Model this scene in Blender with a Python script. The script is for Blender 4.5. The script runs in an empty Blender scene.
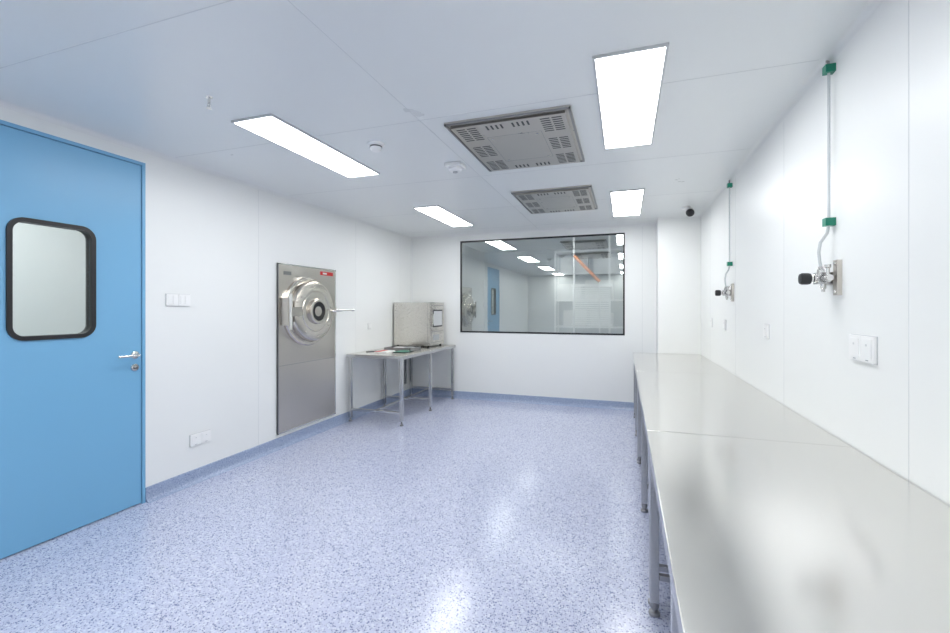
import bpy, math
from mathutils import Vector
S=bpy.context.scene
S.view_settings.view_transform='Standard'
S.view_settings.look='None'

# ---------------- materials ----------------
def srgb(r,g,b):
    f=lambda c:(c/255/12.92) if c/255<=0.04045 else ((c/255+0.055)/1.055)**2.4
    return (f(r),f(g),f(b),1)
def mat(name,col,rough=.5,metal=0,spec=.5,noise=0,nscale=8,bump=0,stretch=None,emit=0,ecol=None,coat=0):
    m=bpy.data.materials.new(name); m.use_nodes=True
    nt=m.node_tree; p=nt.nodes['Principled BSDF']
    p.inputs['Base Color'].default_value=col
    p.inputs['Roughness'].default_value=rough
    p.inputs['Metallic'].default_value=metal
    p.inputs['Specular IOR Level'].default_value=spec
    p.inputs['Coat Weight'].default_value=coat
    tc=nt.nodes.new('ShaderNodeTexCoord'); mp=nt.nodes.new('ShaderNodeMapping')
    nt.links.new(tc.outputs['Object'],mp.inputs['Vector'])
    if stretch: mp.inputs['Scale'].default_value=stretch
    n=nt.nodes.new('ShaderNodeTexNoise'); n.inputs['Scale'].default_value=nscale; n.inputs['Detail'].default_value=4
    nt.links.new(mp.outputs['Vector'],n.inputs['Vector'])
    if noise:
        r=nt.nodes.new('ShaderNodeMapRange')
        r.inputs['To Min'].default_value=max(0.02,rough-noise); r.inputs['To Max'].default_value=rough+noise
        nt.links.new(n.outputs['Fac'],r.inputs['Value']); nt.links.new(r.outputs['Result'],p.inputs['Roughness'])
    if bump:
        b=nt.nodes.new('ShaderNodeBump'); b.inputs['Strength'].default_value=bump; b.inputs['Distance'].default_value=.002
        nt.links.new(n.outputs['Fac'],b.inputs['Height']); nt.links.new(b.outputs['Normal'],p.inputs['Normal'])
    if emit:
        p.inputs['Emission Color'].default_value=ecol or col; p.inputs['Emission Strength'].default_value=emit
    return m
M={}
M['wall']=mat('wall_panel_white',(.85,.86,.845,1),.38,noise=.05,nscale=3)
M['ceil']=mat('ceiling_panel_white',(.81,.83,.82,1),.30,noise=.05,nscale=3)
M['seam']=mat('panel_seam',(.68,.70,.70,1),.5)
M['cove']=mat('cove_trim_white',(.82,.83,.82,1),.38)
M['steel']=mat('brushed_steel',(.60,.565,.52,1),.30,1,noise=.06,nscale=30,stretch=(1,1,12))
M['csteel']=mat('cabinet_steel',(.68,.655,.61,1),.27,1,noise=.06,nscale=30,stretch=(1,1,10))
M['tsteel']=mat('table_top_steel',(.74,.72,.68,1),.2,1,noise=.06,nscale=20,stretch=(6,1,1))
M['bench']=mat('brushed_bench_steel',(.755,.74,.71,1),.17,1,noise=.025,nscale=40,stretch=(14,.4,1))
M['dsteel']=mat('dark_steel',(.33,.33,.33,1),.3,1)
M['leg']=mat('leg_steel',(.56,.56,.56,1),.24,1)
M['hatch']=mat('cast_hatch_steel',(.68,.64,.58,1),.25,1,noise=.05,nscale=20)
M['polish']=mat('polished_steel',(.74,.73,.71,1),.18,1)
M['ffu']=mat('diffuser_steel',(.56,.53,.49,1),.30,1,noise=.06,nscale=12)
M['slot']=mat('slot_dark',(.07,.07,.07,1),.6)
M['black']=mat('black_rubber',(.012,.012,.014,1),.4)
M['blue']=mat('door_blue_paint',srgb(120,177,214),.35,noise=.04)
M['plastic']=mat('white_plastic',(.90,.90,.89,1),.3)
M['grey']=mat('grey_plastic',(.4,.42,.44,1),.4)
M['lframe']=mat('light_frame_aluminium',(.62,.63,.64,1),.4)
M['green']=mat('green_fitting',srgb(20,130,105),.35)
M['red']=mat('red_label',srgb(200,40,40),.4)
M['orange']=mat('orange_streak',srgb(235,140,70),.4)  # colour of the unidentified streak behind the window
M['conduit']=mat('clear_tube',(.60,.63,.64,1),.25)
M['paper']=mat('paper',(.8,.8,.78,1),.7)
M['lamp']=mat('led_diffuser',(1,1,1,1),.5,emit=17,ecol=(.98,.995,1,1))
M['added_lamp']=mat('added_room_light',(1,1,1,1),.5,emit=20,ecol=(.98,.99,1,1))  # emitter for the two lamps added in the adjoining rooms
M['nwall']=mat('neighbour_wall',(.64,.67,.67,1),.5)
M['nfloor']=mat('neighbour_floor',(.50,.53,.60,1),.4)

def floor_mat(name,base,dark,light,k=1.0,rough=.2):
    m=bpy.data.materials.new(name); m.use_nodes=True; nt=m.node_tree; p=nt.nodes['Principled BSDF']; L=nt.links.new
    tc=nt.nodes.new('ShaderNodeTexCoord')
    def layer(scale,prob,rad,off):
        mp=nt.nodes.new('ShaderNodeMapping'); mp.inputs['Location'].default_value=(off,off*.7,off*.3)
        L(tc.outputs['Object'],mp.inputs['Vector'])
        v=nt.nodes.new('ShaderNodeTexVoronoi'); v.inputs['Scale'].default_value=scale
        L(mp.outputs['Vector'],v.inputs['Vector'])
        sp=nt.nodes.new('ShaderNodeSeparateColor'); L(v.outputs['Color'],sp.inputs['Color'])
        a=nt.nodes.new('ShaderNodeMath'); a.operation='LESS_THAN'; a.inputs[1].default_value=prob; L(sp.outputs['Red'],a.inputs[0])
        r=nt.nodes.new('ShaderNodeMath'); r.operation='MULTIPLY_ADD'; r.inputs[1].default_value=rad*.6; r.inputs[2].default_value=rad*.4; L(sp.outputs['Green'],r.inputs[0])
        d=nt.nodes.new('ShaderNodeMath'); d.operation='SUBTRACT'; L(r.outputs[0],d.inputs[0]); L(v.outputs['Distance'],d.inputs[1])
        b=nt.nodes.new('ShaderNodeMath'); b.operation='MULTIPLY'; b.inputs[1].default_value=8; b.use_clamp=True; L(d.outputs[0],b.inputs[0])
        c=nt.nodes.new('ShaderNodeMath'); c.operation='MULTIPLY'; L(a.outputs[0],c.inputs[0]); L(b.outputs[0],c.inputs[1])
        return c.outputs[0]
    prev=None
    for (fac,col) in [(layer(80,.40,.8,3),light),(layer(120,.40,.65,11),tuple((a*.6+b*.4) for a,b in zip(base,dark))),(layer(100,.34,.55,23),dark),(layer(150,.22,.65,37),dark)]:
        mx=nt.nodes.new('ShaderNodeMix'); mx.data_type='RGBA'
        mu=nt.nodes.new('ShaderNodeMath'); mu.operation='MULTIPLY'; mu.inputs[1].default_value=.85*k; L(fac,mu.inputs[0])
        L(mu.outputs[0],mx.inputs[0])
        if prev is None: mx.inputs[6].default_value=base
        else: L(prev,mx.inputs[6])
        mx.inputs[7].default_value=col; prev=mx.outputs[2]
    L(prev,p.inputs['Base Color'])
    p.inputs['Roughness'].default_value=rough
    return m
M['floor']=floor_mat('speckled_vinyl_floor',srgb(193,198,220),srgb(86,94,142),srgb(212,217,230))
M['base']=floor_mat('speckled_vinyl_skirting',srgb(156,170,196),srgb(100,114,156),srgb(180,192,216),.6)

def glass(name,fac,tint):
    m=bpy.data.materials.new(name); m.use_nodes=True; nt=m.node_tree; nt.nodes.clear()
    o=nt.nodes.new('ShaderNodeOutputMaterial'); mx=nt.nodes.new('ShaderNodeMixShader')
    t=nt.nodes.new('ShaderNodeBsdfTransparent'); t.inputs[0].default_value=tint
    g=nt.nodes.new('ShaderNodeBsdfGlossy'); g.inputs['Roughness'].default_value=0.0; g.inputs[0].default_value=(.84,.89,.87,1)
    mx.inputs[0].default_value=fac
    nt.links.new(t.outputs[0],mx.inputs[1]); nt.links.new(g.outputs[0],mx.inputs[2]); nt.links.new(mx.outputs[0],o.inputs[0])
    return m
M['glass']=glass('reflective_window_glass',.46,(.86,.90,.89,1))
M['dglass']=glass('door_glass',.10,(.93,.95,.94,1))

# ---------------- mesh builder ----------------
class B:
    def __init__(s,name): s.n=name; s.v=[]; s.f=[]; s.m=[]; s.mats=[]
    def mi(s,k):
        if k not in s.mats: s.mats.append(k)
        return s.mats.index(k)
    def add(s,vs,fs,k):
        o=len(s.v); s.v+= [tuple(v) for v in vs]; i=s.mi(k)
        for f in fs: s.f.append([a+o for a in f]); s.m.append(i)
    def box(s,x0,x1,y0,y1,z0,z1,k):
        s.add([(x0,y0,z0),(x1,y0,z0),(x1,y1,z0),(x0,y1,z0),(x0,y0,z1),(x1,y0,z1),(x1,y1,z1),(x0,y1,z1)],
              [(0,3,2,1),(4,5,6,7),(0,1,5,4),(1,2,6,5),(2,3,7,6),(3,0,4,7)],k)
    def lathe(s,o,a,prof,k,seg=32,cap=True):
        o=Vector(o); a=Vector(a).normalized(); u=a.orthogonal().normalized(); w=a.cross(u)
        vs=[];fs=[]
        for r,h in prof:
            for i in range(seg):
                t=2*math.pi*i/seg; vs.append(o+a*h+(u*math.cos(t)+w*math.sin(t))*max(r,1e-4))
        for j in range(len(prof)-1):
            for i in range(seg):
                i2=(i+1)%seg; fs.append((j*seg+i,j*seg+i2,(j+1)*seg+i2,(j+1)*seg+i))
        if cap:
            fs.append(tuple(range(seg))[::-1]); fs.append(tuple((len(prof)-1)*seg+i for i in range(seg)))
        s.add(vs,fs,k)
    def cyl(s,p0,p1,r,k,seg=20,r1=None):
        d=Vector(p1)-Vector(p0); s.lathe(p0,d,[(r,0),(r if r1 is None else r1,d.length)],k,seg)
    def tube(s,pts,r,k,seg=12):
        pts=[Vector(p) for p in pts]; vs=[];fs=[]; prev=None
        for i,p in enumerate(pts):
            d=(pts[min(i+1,len(pts)-1)]-pts[max(i-1,0)]).normalized()
            u=d.orthogonal().normalized() if prev is None else (prev-d*prev.dot(d)).normalized()
            prev=u; w=d.cross(u)
            for j in range(seg):
                t=2*math.pi*j/seg; vs.append(p+(u*math.cos(t)+w*math.sin(t))*r)
        n=len(pts)
        for i in range(n-1):
            for j in range(seg):
                j2=(j+1)%seg; fs.append((i*seg+j,i*seg+j2,(i+1)*seg+j2,(i+1)*seg+j))
        fs.append(tuple(range(seg))[::-1]); fs.append(tuple((n-1)*seg+j for j in range(seg)))
        s.add(vs,fs,k)
    def ring(s,outer,inner,x0,x1,k):
        n=len(outer); vs=[(x,)+p for x in (x0,x1) for lp in (outer,inner) for p in lp]; fs=[]
        for i in range(n):
            j=(i+1)%n
            fs+=[(i,j,n+j,n+i),(2*n+i,3*n+i,3*n+j,2*n+j),(i,2*n+i,2*n+j,j),(n+i,n+j,3*n+j,3*n+i)]
        s.add(vs,fs,k)
    def prism(s,prof,fn,a,b,k):
        n=len(prof); vs=[fn(p,a) for p in prof]+[fn(p,b) for p in prof]
        fs=[(i,(i+1)%n,n+(i+1)%n,n+i) for i in range(n)]+[tuple(range(n))[::-1],tuple(range(n,2*n))]
        s.add(vs,fs,k)
    def done(s,bevel=0,recalc=True,smooth=True):
        me=bpy.data.meshes.new(s.n); me.from_pydata(s.v,[],s.f)
        for k in s.mats: me.materials.append(M[k])
        for p,i in zip(me.polygons,s.m): p.material_index=i; p.use_smooth=smooth
        if recalc:
            import bmesh
            bm=bmesh.new(); bm.from_mesh(me); bmesh.ops.recalc_face_normals(bm,faces=bm.faces); bm.to_mesh(me); bm.free()
        if smooth: me.set_sharp_from_angle(angle=math.radians(32))
        ob=bpy.data.objects.new(s.n,me); S.collection.objects.link(ob)
        if bevel:
            md=ob.modifiers.new('bevel','BEVEL'); md.width=bevel; md.segments=2; md.limit_method='ANGLE'; md.harden_normals=True
        return ob
def rrp(cy,cz,w,h,r,n=8):
    pts=[]
    for (sx,sy,a0) in [(1,1,0),(-1,1,90),(-1,-1,180),(1,-1,270)]:
        for q in range(n+1):
            t=math.radians(a0+90*q/n)
            pts.append((cy+sx*(w/2-r)+r*math.cos(t),cz+sy*(h/2-r)+r*math.sin(t)))
    return pts

XL,XR,YB,YR,H=-3.2,.87,6.27,-2.6,2.49
T=.1
# ---------------- shell ----------------
b=B('floor'); b.box(XL-T,XR+T,YR-T,YB+T,-.1,0,'floor'); b.done(smooth=False)
b=B('ceiling'); b.box(XL-T,XR+T,YR-T,YB+T,H,H+.1,'ceil'); b.done(smooth=False)
b=B('trim_ceiling_seams')
for y in (-1.17,.03,1.23,2.38,3.55,4.72,5.9):
    b.box(XL+.04,-1.162,y-.002,y+.002,H-.0010,H,'seam'); b.box(-1.158,XR-.04,y-.002,y+.002,H-.0010,H,'seam')
b.box(-1.162,-1.158,YR,YB,H-.0010,H,'seam')
b.done(smooth=False)

DY0,DY1,DZ=1.12,2.187,2.39
b=B('wall_left')
b.box(XL-T,XL,DY1,YB+T,0,H,'wall')
for y in (3.2,4.75,5.9): b.box(XL-.01,XL+.0008,y-.0012,y+.0012,.1,H-.03,'seam')
b.done(smooth=False)
b=B('wall_left_near'); b.box(XL-T,XL,YR-T,DY0,0,H,'wall'); b.done(smooth=False)
b=B('wall_left_over_door'); b.box(XL-T,XL,DY0,DY1,DZ,H,'wall'); b.done(smooth=False)
b=B('wall_right'); b.box(XR,XR+T,YR-T,YB+T,0,H,'wall')
for y in (-.6,.6,1.8,2.98,4.15,5.3): b.box(XR-.0008,XR+.01,y-.0012,y+.0012,.1,H-.03,'seam')
b.done(smooth=False)
WX0,WX1,WZ0,WZ1=-2.37,0.0,1.0,2.385
b=B('wall_back')
b.box(XL,WX0,YB,YB+T,0,H,'wall'); b.box(WX1,XR,YB,YB+T,0,H,'wall')
b.box(WX0,WX1,YB,YB+T,0,WZ0,'wall'); b.box(WX0,WX1,YB,YB+T,WZ1,H,'wall')
b.box(WX1+.22,WX1+.223,YB-.0012,YB+.01,.1,H-.03,'seam')
b.done(smooth=False)
b=B('wall_rear'); b.box(XL,XR,YR-T,YR,0,H,'wall'); b.done(smooth=False)
b=B('wall_column'); b.box(.39,XR,5.9,YB,0,H,'wall'); b.done(smooth=False)

def cove(r,up=True,n=6):
    pts=[(0,0)]
    for i in range(n+1):
        t=math.radians(90*i/n); pts.append((r-r*math.sin(t),r-r*math.cos(t)))
    return pts
P=cove(.03)
def covetrim(name,fn,a,bb,k='cove',prof=P):
    b=B(name); b.prism(prof,fn,a,bb,k); b.done()
covetrim('trim_ceiling_left',lambda p,t:(XL+p[0],t,H-p[1]),YR,YB)
covetrim('trim_ceiling_right',lambda p,t:(XR-p[0],t,H-p[1]),YR,5.9)
covetrim('trim_ceiling_back',lambda p,t:(t,YB-p[0],H-p[1]),XL,.39)
covetrim('trim_ceiling_column',lambda p,t:(t,5.9-p[0],H-p[1]),.39,XR)
covetrim('trim_corner_back_left',lambda p,t:(XL+p[0],YB-p[1],t),.1,H)
BP=[(0,0),(.045,0),(.03,.004),(.018,.012),(.010,.026),(.008,.045),(.008,.100),(0,.104)]
def bb_(name,fn,segs):
    b=B(name)
    for a,c in segs: b.prism(BP,fn,a,c,'base')
    b.done()
bb_('baseboard_left',lambda p,t:(XL+p[0],t,p[1]),[(YR,DY0),(DY1,YB)])
bb_('baseboard_back',lambda p,t:(t,YB-p[0],p[1]),[(XL,.39)])
bb_('baseboard_right',lambda p,t:(XR-p[0],t,p[1]),[(YR,5.9)])
bb_('baseboard_column',lambda p,t:(t,5.9-p[0],p[1]),[(.39,XR)])

# neighbour room behind window
b=B('wall_neighbour_room')
b.box(XL-T,XL,YB+T,10.2,0,2.7,'nwall'); b.box(XR+.3,XR+.4,YB+T,10.2,0,2.7,'nwall'); b.box(XL,XR+.3,10.1,10.2,0,2.7,'nwall')
b.done(smooth=False)
b=B('floor_neighbour_room'); b.box(XL-T,XR+.4,YB+T,10.2,-.1,0,'nfloor'); b.done(smooth=False)
b=B('ceiling_neighbour_room'); b.box(XL-T,XR+.4,YB+T,10.2,2.7,2.8,'nwall'); b.done(smooth=False)
b=B('wall_corridor')
b.box(-4.9,-4.8,-.2,3.6,0,2.6,'wall'); b.box(-4.8,XL-T,-.3,-.2,0,2.6,'wall'); b.box(-4.8,XL-T,3.6,3.7,0,2.6,'wall'); b.done(smooth=False)
b=B('floor_corridor'); b.box(-4.9,XL-T,-.3,3.7,-.1,0,'nfloor'); b.done(smooth=False)
b=B('ceiling_corridor'); b.box(-4.9,XL-T,-.3,3.7,2.6,2.7,'ceil'); b.done(smooth=False)

# ---------------- lights ----------------
def lamp(x0,x1,y0,y1,z=H,k='lamp'):
    b=B('ceiling_light_panel'); f=.012
    b.box(x0-f,x1+f,y0-f,y0,z-.012,z,'lframe'); b.box(x0-f,x1+f,y1,y1+f,z-.012,z,'lframe')
    b.box(x0-f,x0,y0,y1,z-.012,z,'lframe'); b.box(x1,x1+f,y0,y1,z-.012,z,'lframe')
    b.box(x0,x1,y0,y1,z-.012,z,k); b.done(smooth=False)
for y0 in (2.03,4.42,-.36):
    lamp(-2.215,-1.935,y0,y0+1.16); lamp(-.125,.165,y0,y0+1.16)
lamp(-2.215,-1.935,-2.45,-1.6); lamp(-.125,.165,-2.45,-1.6)
lamp(-1.7,-.5,6.8,7.1,2.7,'added_lamp')  # added unseen lamp, brightens the neighbour room near the blind
lamp(-4.2,-3.9,1.2,2.4,2.6,'added_lamp')  # added unseen lamp, brightens the corridor behind the door glass

# ---------------- diffusers ----------------
def diffuser(x0,x1,y0,y1):
    b=B('ceiling_air_diffuser'); z=H
    w=x1-x0; h=y1-y0
    b.box(x0,x1,y0,y1,z-.012,z,'ffu')
    b.box(x0+.03,x1-.03,y0+.03,y1-.03,z-.03,z-.012,'ffu')
    for (a,c,d,e) in [(x0,x1,y0,y0+.012),(x0,x1,y1-.012,y1),(x0,x0+.012,y0,y1),(x1-.012,x1,y0,y1)]:
        b.box(a,c,d,e,z-.02,z-.011,'dsteel')
    cx0,cx1,cy0,cy1=x0+.2,x1-.2,y0+.23,y1-.23
    for (a,c,d,e) in [(cx0,cx1,cy0,cy0+.003),(cx0,cx1,cy1-.003,cy1),(cx0,cx0+.003,cy0,cy1),(cx1-.003,cx1,cy0,cy1)]:
        b.box(a,c,d,e,z-.0305,z-.029,'dsteel')
    def slots(ax,ay,nx,ny,dx,dy,lx,ly):
        for i in range(nx):
            for j in range(ny):
                px=ax+i*dx; py=ay+j*dy
                b.box(px,px+lx,py,py+ly,z-.0308,z-.029,'slot')
    for sx in (x0+.055,x1-.055-.125):
        for sy in (y0+.06,y0+h/2-.10,y1-.06-.2):
            slots(sx,sy,2,7,.068,.03,.056,.012)
    for sx in (x0+.24,x1-.24-.11):
        for sy in (y0+.06,y1-.06-.06):
            slots(sx,sy,4,1,.03,.075,.012,.06)
    for fx in (cx0+.03,cx1-.03):
        for fy in (cy0+.03,cy1-.03): b.lathe((fx,fy,z-.03),(0,0,-1),[(.008,0),(.008,.004),(.003,.006)],'polish',12)
    b.done()
diffuser(-1.035,-.285,2.46,3.40)
diffuser(-1.035,-.285,4.12,5.08)

# ---------------- ceiling devices ----------------
b=B('smoke_detector'); b.lathe((-1.605,2.62,H),(0,0,-1),[(.056,0),(.056,.012),(.050,.018),(.040,.020),(.038,.040),(.028,.052),(.004,.054)],'plastic')
b.lathe((-1.605,2.62,H-.0205),(0,0,-1),[(.0415,0),(.0415,.007)],'slot')
b.done()
b=B('ceiling_gas_alarm')
b.box(-1.315,-1.185,3.13,3.26,H-.028,H,'plastic'); b.lathe((-1.25,3.195,H-.028),(0,0,-1),[(.055,0),(.053,.018),(.04,.03),(.003,.032)],'plastic')
b.lathe((-1.25,3.195,H-.056),(0,0,-1),[(.02,0),(.018,.012)],'grey',16); b.done(bevel=.004)
b=B('fire_sprinkler')
x,y=-2.09,1.757
b.lathe((x,y,H),(0,0,-1),[(.018,0),(.016,.004),(.007,.006),(.007,.03)],'polish',20)
b.tube([(x-.007,y,H-.03),(x-.012,y,H-.042),(x-.004,y,H-.058)],.0018,'polish',8); b.tube([(x+.007,y,H-.03),(x+.012,y,H-.042),(x+.004,y,H-.058)],.0018,'polish',8)
b.cyl((x,y,H-.028),(x,y,H-.058),.0022,'dsteel',8); b.lathe((x,y,H-.058),(0,0,-1),[(.014,0),(.014,.002)],'polish',16); b.done()
b=B('surveillance_camera')
cx,cy=.685,5.37
b.lathe((cx-.04,cy,H),(0,0,-1),[(.045,0),(.045,.02),(.03,.03)],'plastic')
b.cyl((cx-.04,cy,H-.03),(cx,cy-.01,H-.05),.016,'plastic')
b.lathe((cx,cy-.01,H-.066),(-.3,-1,-.35),[(.048*math.cos(math.radians(a))+.0005,.048*math.sin(math.radians(a))) for a in range(-90,91,12)],'plastic',28)
b.lathe((cx-.004,cy-.024,H-.071),(-.3,-1,-.35),[(.044*math.cos(math.radians(a))+.0005,.044*math.sin(math.radians(a))) for a in range(-90,91,12)],'black',28)
b.done()

# ---------------- back window ----------------
b=B('window_1'); f=.022
x0,x1,z0,z1=WX0,WX1,WZ0,WZ1
for (a,c,d,e) in [(x0,x1,z0,z0+f),(x0,x1,z1-f,z1),(x0,x0+f,z0+f,z1-f),(x1-f,x1,z0+f,z1-f)]:
    b.box(a,c,YB-.006,YB+.03,d,e,'black')
b.add([(x0+f,YB+.006,z0+f),(x1-f,YB+.006,z0+f),(x1-f,YB+.006,z1-f),(x0+f,YB+.006,z1-f)],[(0,1,2,3)],'glass')
b.done(smooth=False)
b=B('venetian_blind')
for i in range(17):
    z=1.12+i*.036
    b.prism([(-.016,-.010),(.016,.016),(.016,.0175),(-.016,-.0085)],lambda p,t,z=z:(t,7.6+p[0],z+p[1]),-.84,-.22,'plastic')
b.box(-.86,-.20,7.57,7.63,1.73,1.77,'plastic')
for x in (-.7,-.35): b.cyl((x,7.6,1.10),(x,7.6,1.74),.003,'plastic',8)
b.box(-.86,-.20,7.585,7.615,1.08,1.10,'plastic')
for x in (-.82,-.24): b.box(x-.015,x+.015,7.63,7.66,0,2.7,'plastic')
b.done()
b=B('storage_rack')
for x in (-1.25,.05):
    for y in (8.4,8.8): b.box(x-.015,x+.015,y-.015,y+.015,0,2.45,'plastic')
for z in (.5,1.0,1.5,2.0,2.42): b.box(-1.25,.05,8.4,8.8,z,z+.025,'plastic')
for (x,w,z,h) in [(-1.2,.4,1.525,.3),(-.7,.5,1.525,.36),(-1.15,.5,2.025,.3),(-.55,.5,2.025,.28),(-1.1,.4,1.025,.3),(-.6,.4,1.025,.25),(-1.1,.9,.525,.3)]:
    b.box(x,x+w,8.43,8.77,z,z+h,'paper')
b.done()
b=B('orange_streak_standin'); b.tube([(-.80,7.45,2.24),(-.39,7.45,1.80)],.026,'orange'); b.tube([(-.80,7.45,0),(-.80,7.45,2.25)],.012,'plastic'); b.tube([(-.39,7.45,0),(-.39,7.45,1.81)],.012,'plastic'); b.done()  # stand-in for an unidentified orange streak behind the window; posts invented

# ---------------- door ----------------
b=B('door_1'); xf=XL+.004
b.box(XL-.09,xf,DY0+.001,DY0+.022,0,DZ-.001,'blue'); b.box(XL-.09,xf,DY1-.022,DY1-.001,0,DZ-.001,'blue'); b.box(XL-.09,xf,DY0+.022,DY1-.022,DZ-.022,DZ-.001,'blue')
sy0,sy1,sz0,sz1=DY0+.026,DY1-.026,.008,DZ-.026
wy0,wy1,wz0,wz1=1.45,1.88,1.185,1.88
i=.0245; xs0,xs1=XL-.05,XL-.004
b.box(xs0,xs1,sy0,wy0+i,sz0,sz1,'blue'); b.box(xs0,xs1,wy1-i,sy1,sz0,sz1,'blue')
b.box(xs0,xs1,wy0+i,wy1-i,sz0,wz0+i,'blue'); b.box(xs0,xs1,wy0+i,wy1-i,wz1-i,sz1,'blue')
cyy,czz,w,h=(wy0+wy1)/2,(wz0+wz1)/2,wy1-wy0,wz1-wz0
b.ring(rrp(cyy,czz,w,h,.08),rrp(cyy,czz,w-.05,h-.05,.055),xs0-.004,XL+.006,'black')
b.ring(rrp(cyy,czz,w-.05,h-.05,.054),rrp(cyy,czz,.002,.002,.0009),XL-.020,XL-.018,'dglass')
hy,hz=2.118,1.046
b.lathe((xs1,hy,hz),(1,0,0),[(.026,0),(.026,.008),(.022,.011),(.010,.012),(.010,.045)],'polish')
b.tube([(XL+.04,hy,hz),(XL+.052,hy-.012,hz),(XL+.054,hy-.03,hz),(XL+.054,hy-.12,hz),(XL+.048,hy-.135,hz)],.009,'polish')
b.lathe((xs1,hy,.96),(1,0,0),[(.025,0),(.025,.008),(.020,.012)],'polish'); b.lathe((XL+.008,hy,.96),(1,0,0),[(.011,0),(.010,.010)],'dsteel',16)
b.done()

# ---------------- round pass-through hatch ----------------
XL0=XL; XL=XL+.003
b=B('sterilizer_hatch')
b.box(XL,XL+.012,3.42,4.32,.14,1.81,'steel')
b.box(XL,XL+.016,3.42,3.432,.14,1.81,'dsteel'); b.box(XL,XL+.016,4.308,4.32,.14,1.81,'polish'); b.box(XL,XL+.016,3.42,4.32,1.798,1.81,'polish'); b.box(XL,XL+.016,3.42,4.32,.14,.152,'polish')
b.box(XL+.012,XL+.0135,3.44,4.30,.80,.804,'dsteel')
c=(XL+.012,3.83,1.335)
b.lathe(c,(1,0,0),[(.36,0),(.36,.03),(.35,.038),(.325,.04),(.32,.03)],'hatch',64)
b.lathe((c[0],3.845,c[2]),(1,0,0),[(.315,.02),(.315,.085),(.308,.098),(.29,.104),(.215,.108),(.212,.104),(.205,.104),(.20,.110),(.135,.114),(.13,.145),(.122,.150),(.10,.150),(.098,.135)],'hatch',64)
b.lathe((c[0]+.134,3.845,c[2]),(1,0,0),[(.098,0),(.098,.004)],'black',48)
b.lathe((c[0]+.138,3.845,c[2]),(1,0,0),[(.052,0),(.052,.003),(.042,.004)],'steel',32)
for a in range(0,360,45):
    t=math.radians(a+10); b.lathe((c[0]+.104,3.845+.26*math.cos(t),c[2]+.26*math.sin(t)),(1,0,0),[(.012,0),(.012,.007),(.006,.009)],'hatch',6)
b.box(XL+.016,XL+.11,3.45,3.50,1.20,1.47,'steel'); b.cyl((XL+.12,3.475,1.16),(XL+.12,3.475,1.51),.018,'polish'); b.box(XL+.10,XL+.14,3.475,3.62,1.29,1.38,'steel')
b.box(XL+.016,XL+.09,4.15,4.23,1.28,1.39,'steel'); b.cyl((XL+.10,4.13,1.335),(XL+.20,4.20,1.345),.014,'polish'); b.cyl((XL+.18,4.10,1.35),(XL+.22,4.35,1.345),.010,'polish'); b.lathe((XL+.22,4.35,1.345),(.13,1,0),[(.010,-.01),(.016,0),(.016,.02),(.01,.028)],'polish',16)
b.box(XL+.012,XL+.015,4.05,4.27,1.735,1.775,'red'); b.box(XL+.015,XL+.0155,4.09,4.16,1.745,1.765,'paper')
b.box(XL+.012,XL+.016,3.50,3.60,1.70,1.735,'dsteel')
b.done()
XL=XL0

# ---------------- work table + contents ----------------
TX0,TX1,TY0,TY1,TZ=-3.185,-2.42,4.53,6.20,.815
b=B('steel_work_table')
b.box(TX0,TX1,TY0,TY1,TZ-.008,TZ,'tsteel')
b.box(TX0,TX1,TY0,TY0+.02,TZ-.04,TZ-.008,'leg'); b.box(TX0,TX1,TY1-.02,TY1,TZ-.04,TZ-.008,'leg')
b.box(TX1-.02,TX1,TY0+.02,TY1-.02,TZ-.04,TZ-.008,'leg'); b.box(TX0,TX0+.02,TY0+.02,TY1-.02,TZ-.04,TZ-.008,'leg')
lx=(TX0+.035,TX1-.035); ly=(TY0+.035,(TY0+TY1)/2,TY1-.035)
for xx in lx:
    for yy in ly:
        b.box(xx-.019,xx+.019,yy-.019,yy+.019,.05,TZ-.01,'leg'); b.lathe((xx,yy,0),(0,0,1),[(.022,0),(.022,.012),(.010,.018),(.010,.055)],'dsteel',16)
for yy in ly: b.box(lx[0]+.019,lx[1]-.019,yy-.015,yy+.015,.13,.16,'leg')
b.box(-2.82,-2.79,ly[0],ly[2],.13,.16,'leg')
b.box(-2.82,-2.79,TY0+.02,TY1-.02,TZ-.04,TZ-.008,'leg')
b.done(bevel=.002)
b=B('stainless_test_cabinet')
X0,X1,Y0,Y1,Z0,Z1=-3.165,-2.60,5.66,6.17,TZ+.02,1.445
b.box(X0,X1-.03,Y0,Y1,Z0,Z1,'csteel')
for yy in (Y0,Y1-.035): b.box(X1-.03,X1,yy,yy+.035,Z0,Z1,'csteel')
for zz in (Z0,Z1-.035): b.box(X1-.03,X1,Y0+.035,Y1-.035,zz,zz+.035,'csteel')
b.box(X1-.03,X1-.004,Y0+.035,Y1-.035,Z0+.035,Z1-.035,'dsteel')
b.box(X1-.02,X1+.012,Y0+.045,Y1-.045,Z0+.2,Z1-.045,'csteel')
b.box(X1+.012,X1+.015,Y0+.09,Y1-.09,Z0+.26,Z1-.10,'black'); b.box(X1+.015,X1+.016,Y0+.11,Y1-.11,Z0+.28,Z1-.12,'lframe')
b.box(X1-.02,X1+.006,Y0+.045,Y1-.045,Z0+.045,Z0+.19,'csteel'); b.box(X1+.006,X1+.009,Y0+.10,Y1-.2,Z0+.07,Z0+.15,'grey')
b.cyl((X1+.03,Y0+.065,Z0+.3),(X1+.03,Y0+.065,Z0+.45),.008,'polish'); b.box(X1+.01,X1+.03,Y0+.06,Y0+.07,Z0+.31,Z0+.32,'polish'); b.box(X1+.01,X1+.03,Y0+.06,Y0+.07,Z0+.43,Z0+.44,'polish')
b.box(X0-.0,X1+.01,Y0-.01,Y1+.0,Z1,Z1+.008,'polish')
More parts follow.
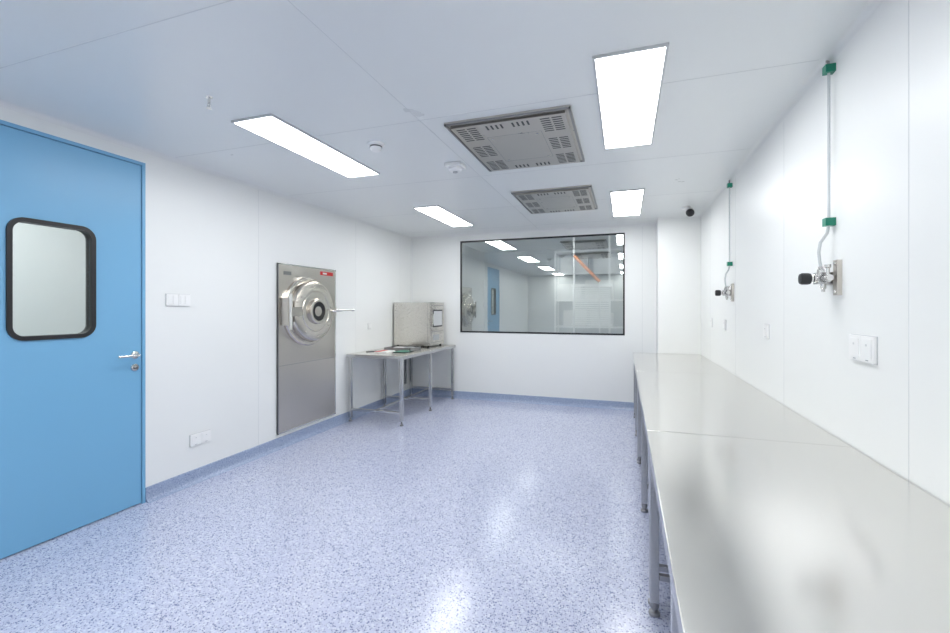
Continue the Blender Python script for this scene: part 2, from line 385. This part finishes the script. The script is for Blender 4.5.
b.box(X0+.01,X1-.04,Y0-.0015,Y0+.01,Z0+.012,Z0+.015,'dsteel'); b.box(X1-.034,X1-.031,Y0-.0015,Y0+.01,Z0+.01,Z1-.01,'dsteel')
for xx in (X0+.04,X1-.04):
    for yy in (Y0+.04,Y1-.04): b.cyl((xx,yy,TZ),(xx,yy,Z0),.016,'black',12)
b.done(bevel=.002)
b=B('instrument_tray')
x0,x1,y0,y1=-3.0,-2.62,5.1,5.42
b.box(x0,x1,y0,y1,TZ,TZ+.004,'dsteel')
for a in [(x0,x1,y0,y0+.006),(x0,x1,y1-.006,y1),(x0,x0+.006,y0,y1),(x1-.006,x1,y0,y1)]: b.box(*a,TZ+.004,TZ+.035,'dsteel')
b.cyl((x0+.06,y0+.08,TZ+.014),(x1-.06,y0+.12,TZ+.014),.01,'black'); b.box(x0+.05,x0+.2,y0+.16,y0+.26,TZ+.004,TZ+.028,'paper'); b.box(x0+.22,x0+.33,y0+.15,y0+.28,TZ+.004,TZ+.03,'grey')
b.done()
b=B('notebook'); b.box(-2.95,-2.78,4.78,5.0,TZ,TZ+.012,'paper'); b.box(-2.95,-2.88,4.78,5.0,TZ+.012,TZ+.014,'red'); b.done()
b=B('clipboard'); b.box(-2.74,-2.56,4.86,5.08,TZ,TZ+.006,'black'); b.box(-2.73,-2.57,4.87,5.05,TZ+.006,TZ+.009,'green'); b.box(-2.68,-2.62,5.04,5.075,TZ+.006,TZ+.016,'polish'); b.done()
b=B('pen'); b.cyl((-3.08,4.8,TZ+.005),(-3.0,4.93,TZ+.005),.005,'black',10); b.cyl((-3.0,4.93,TZ+.005),(-2.995,4.938,TZ+.005),.005,'polish',10,.001); b.done()

b=B('return_air_grille')
gy0,gy1,gz0,gz1=5.86,6.12,.18,.60
b.ring(rrp((gy0+gy1)/2,(gz0+gz1)/2,gy1-gy0,gz1-gz0,.004,2),rrp((gy0+gy1)/2,(gz0+gz1)/2,gy1-gy0-.04,gz1-gz0-.04,.003,2),XL,XL+.014,'plastic')
b.box(XL,XL+.002,gy0+.01,gy1-.01,gz0+.01,gz1-.01,'slot')
for k in range(13):
    z=gz0+.03+k*.03; b.box(XL+.002,XL+.012,gy0+.018,gy1-.018,z,z+.013,'grey')
b.done(smooth=False)

# ---------------- switches ----------------
def plate(name,side,y0,y1,zc,n=1,kind='switch',h=.088):
    b=B(name); w=(y1-y0)/n
    x=XL if side=='L' else XR; s=1 if side=='L' else -1
    def bx(d0,d1,a,c,e,f,k):
        xa,xb=sorted((x+s*d0,x+s*d1)); b.box(xa,xb,a,c,e,f,k)
    bx(0,.003,y0-.002,y1+.002,zc-h/2-.003,zc+h/2+.003,'lframe')
    for i in range(n):
        a=y0+i*w+.001; c=a+w-.002
        bx(0.003,.012,a,c,zc-h/2,zc+h/2,'plastic')
        m=(a+c)/2
        if kind=='switch':
            bx(.012,.015,a+.012,m-.001,zc-h/2+.014,zc+h/2-.014,'plastic'); bx(.012,.015,m+.001,c-.012,zc-h/2+.014,zc+h/2-.014,'plastic')
        else:
            bx(.012,.0145,a+.012,c-.012,zc-h/2+.016,zc+h/2-.010,'plastic')
            bx(.012,.0126,m-.010,m+.010,zc-h/2+.006,zc-h/2+.010,'grey')
            bx(.0145,.0151,m-.004,m-.002,zc+.012,zc+.020,'grey'); bx(.0145,.0151,m+.003,m+.005,zc+.012,zc+.020,'grey')
    b.done(bevel=.001)
plate('light_switch','L',2.33,2.52,1.43,2)
plate('wall_socket','L',2.52,2.70,.336,2,'socket')
plate('wall_socket','R',1.985,2.175,1.214,2,'socket',.098)
plate('wall_socket','R',3.25,3.34,1.22,1,'socket')
plate('wall_socket','R',4.50,4.59,1.215,1,'socket')
plate('wall_socket','R',5.15,5.24,1.215,1,'socket')
plate('wall_socket','L',5.02,5.10,1.13,1,'socket',.07)

# ---------------- gas outlets on right wall ----------------
def gas(Y):
    b=B('gas_outlet_valve'); xw=XR; z=1.50
    for zz in (2.42,1.748):
        b.box(xw-.038,xw,Y-.018,Y+.018,zz-.017,zz+.017,'green')
    b.tube([(xw-.02,Y,2.43),(xw-.02,Y+.004,2.455),(xw-.016,Y+.03,2.47),(xw-.008,Y+.05,2.478)],.006,'dsteel')
    b.tube([(xw-.02,Y,1.74),(xw-.02,Y,2.43)],.0055,'conduit')
    b.tube([(xw-.02,Y,1.74),(xw-.025,Y+.003,1.70),(xw-.045,Y+.018,1.66),(xw-.05,Y+.020,1.62),(xw-.048,Y+.015,1.575),(xw-.045,Y+.012,1.55)],.006,'conduit')
    b.box(xw-.018,xw,Y-.075,Y-.035,z-.075,z+.075,'steel')
    b.box(xw-.010,xw,Y-.04,Y+.05,z-.028,z+.028,'steel')
    for zz in (z-.06,z+.06): b.lathe((xw-.018,Y-.055,zz),(-1,0,0),[(.008,0),(.007,.004)],'polish',12)
    b.box(xw-.068,xw-.008,Y-.022,Y+.028,z-.024,z+.026,'leg')
    b.cyl((xw-.04,Y-.07,z),(xw-.04,Y+.05,z),.013,'polish'); b.lathe((xw-.04,Y-.055,z),(0,1,0),[(.018,0),(.018,.018)],'polish',6)
    b.lathe((xw-.045,Y+.012,z+.024),(0,0,1),[(.014,0),(.014,.016),(.009,.020),(.009,.03)],'leg',6)
    b.lathe((xw-.04,Y,z-.024),(0,0,-1),[(.011,0),(.011,.02),(.007,.024),(.007,.035)],'polish',16)
    b.lathe((xw-.04,Y-.045,z+.012),(0,0,1),[(.007,0),(.007,.03),(.012,.034),(.012,.046)],'polish',14)
    b.lathe((xw-.066,Y,z),(-1,0,0),[(.019,0),(.019,.010),(.013,.013),(.013,.022)],'polish',20)
    b.lathe((xw-.086,Y,z),(-1,0,0),[(.017,0),(.024,.004),(.026,.012),(.026,.034),(.022,.042),(.008,.045)],'black',24)
    b.done()
gas(2.335); gas(4.275)

# ---------------- long steel bench ----------------
b=B('stainless_lab_bench'); bx0,bx1=.095,XR-.004; BZ=.812
mods=[(.16,2.156),(2.162,4.177),(4.183,5.892)]
for (y0,y1) in mods:
    b.box(bx0,bx1,y0,y1,BZ-.010,BZ,'bench')
    b.box(bx0,bx0+.02,y0,y1,BZ-.045,BZ-.010,'leg'); b.box(bx1-.02,bx1,y0,y1,BZ-.045,BZ-.010,'leg')
    b.box(bx0+.02,bx1-.02,y0,y0+.02,BZ-.045,BZ-.010,'leg'); b.box(bx0+.02,bx1-.02,y1-.02,y1,BZ-.045,BZ-.010,'leg')
    lys=(y0+.035,(y0+y1)/2,y1-.035)
    for xx in (bx0+.03,bx1-.075):
        for yy in lys:
            b.box(xx-.019,xx+.019,yy-.019,yy+.019,.06,BZ-.012,'leg')
            b.lathe((xx,yy,0),(0,0,1),[(.024,0),(.024,.014),(.012,.02),(.012,.03),(.019,.034),(.019,.065)],'dsteel',16)
    for yy in lys: b.box(bx0+.049,bx1-.094,yy-.012,yy+.012,.16,.185,'leg')
    b.box(bx1-.30,bx1-.275,lys[0],lys[2],.16,.185,'leg')
b.done(bevel=.0025)

# ---------------- world + camera ----------------
w=bpy.data.worlds.new('World'); S.world=w; w.use_nodes=True
w.node_tree.nodes['Background'].inputs[0].default_value=(.8,.9,1,1); w.node_tree.nodes['Background'].inputs[1].default_value=.3
cam=bpy.data.cameras.new('camera'); co=bpy.data.objects.new('camera',cam); S.collection.objects.link(co); S.camera=co
co.location=(0,0,1.37); co.rotation_euler=(math.radians(90),0,math.radians(18.8))
cam.sensor_width=36; cam.lens=36*440/950; cam.shift_y=-8.5/950; cam.clip_start=.02
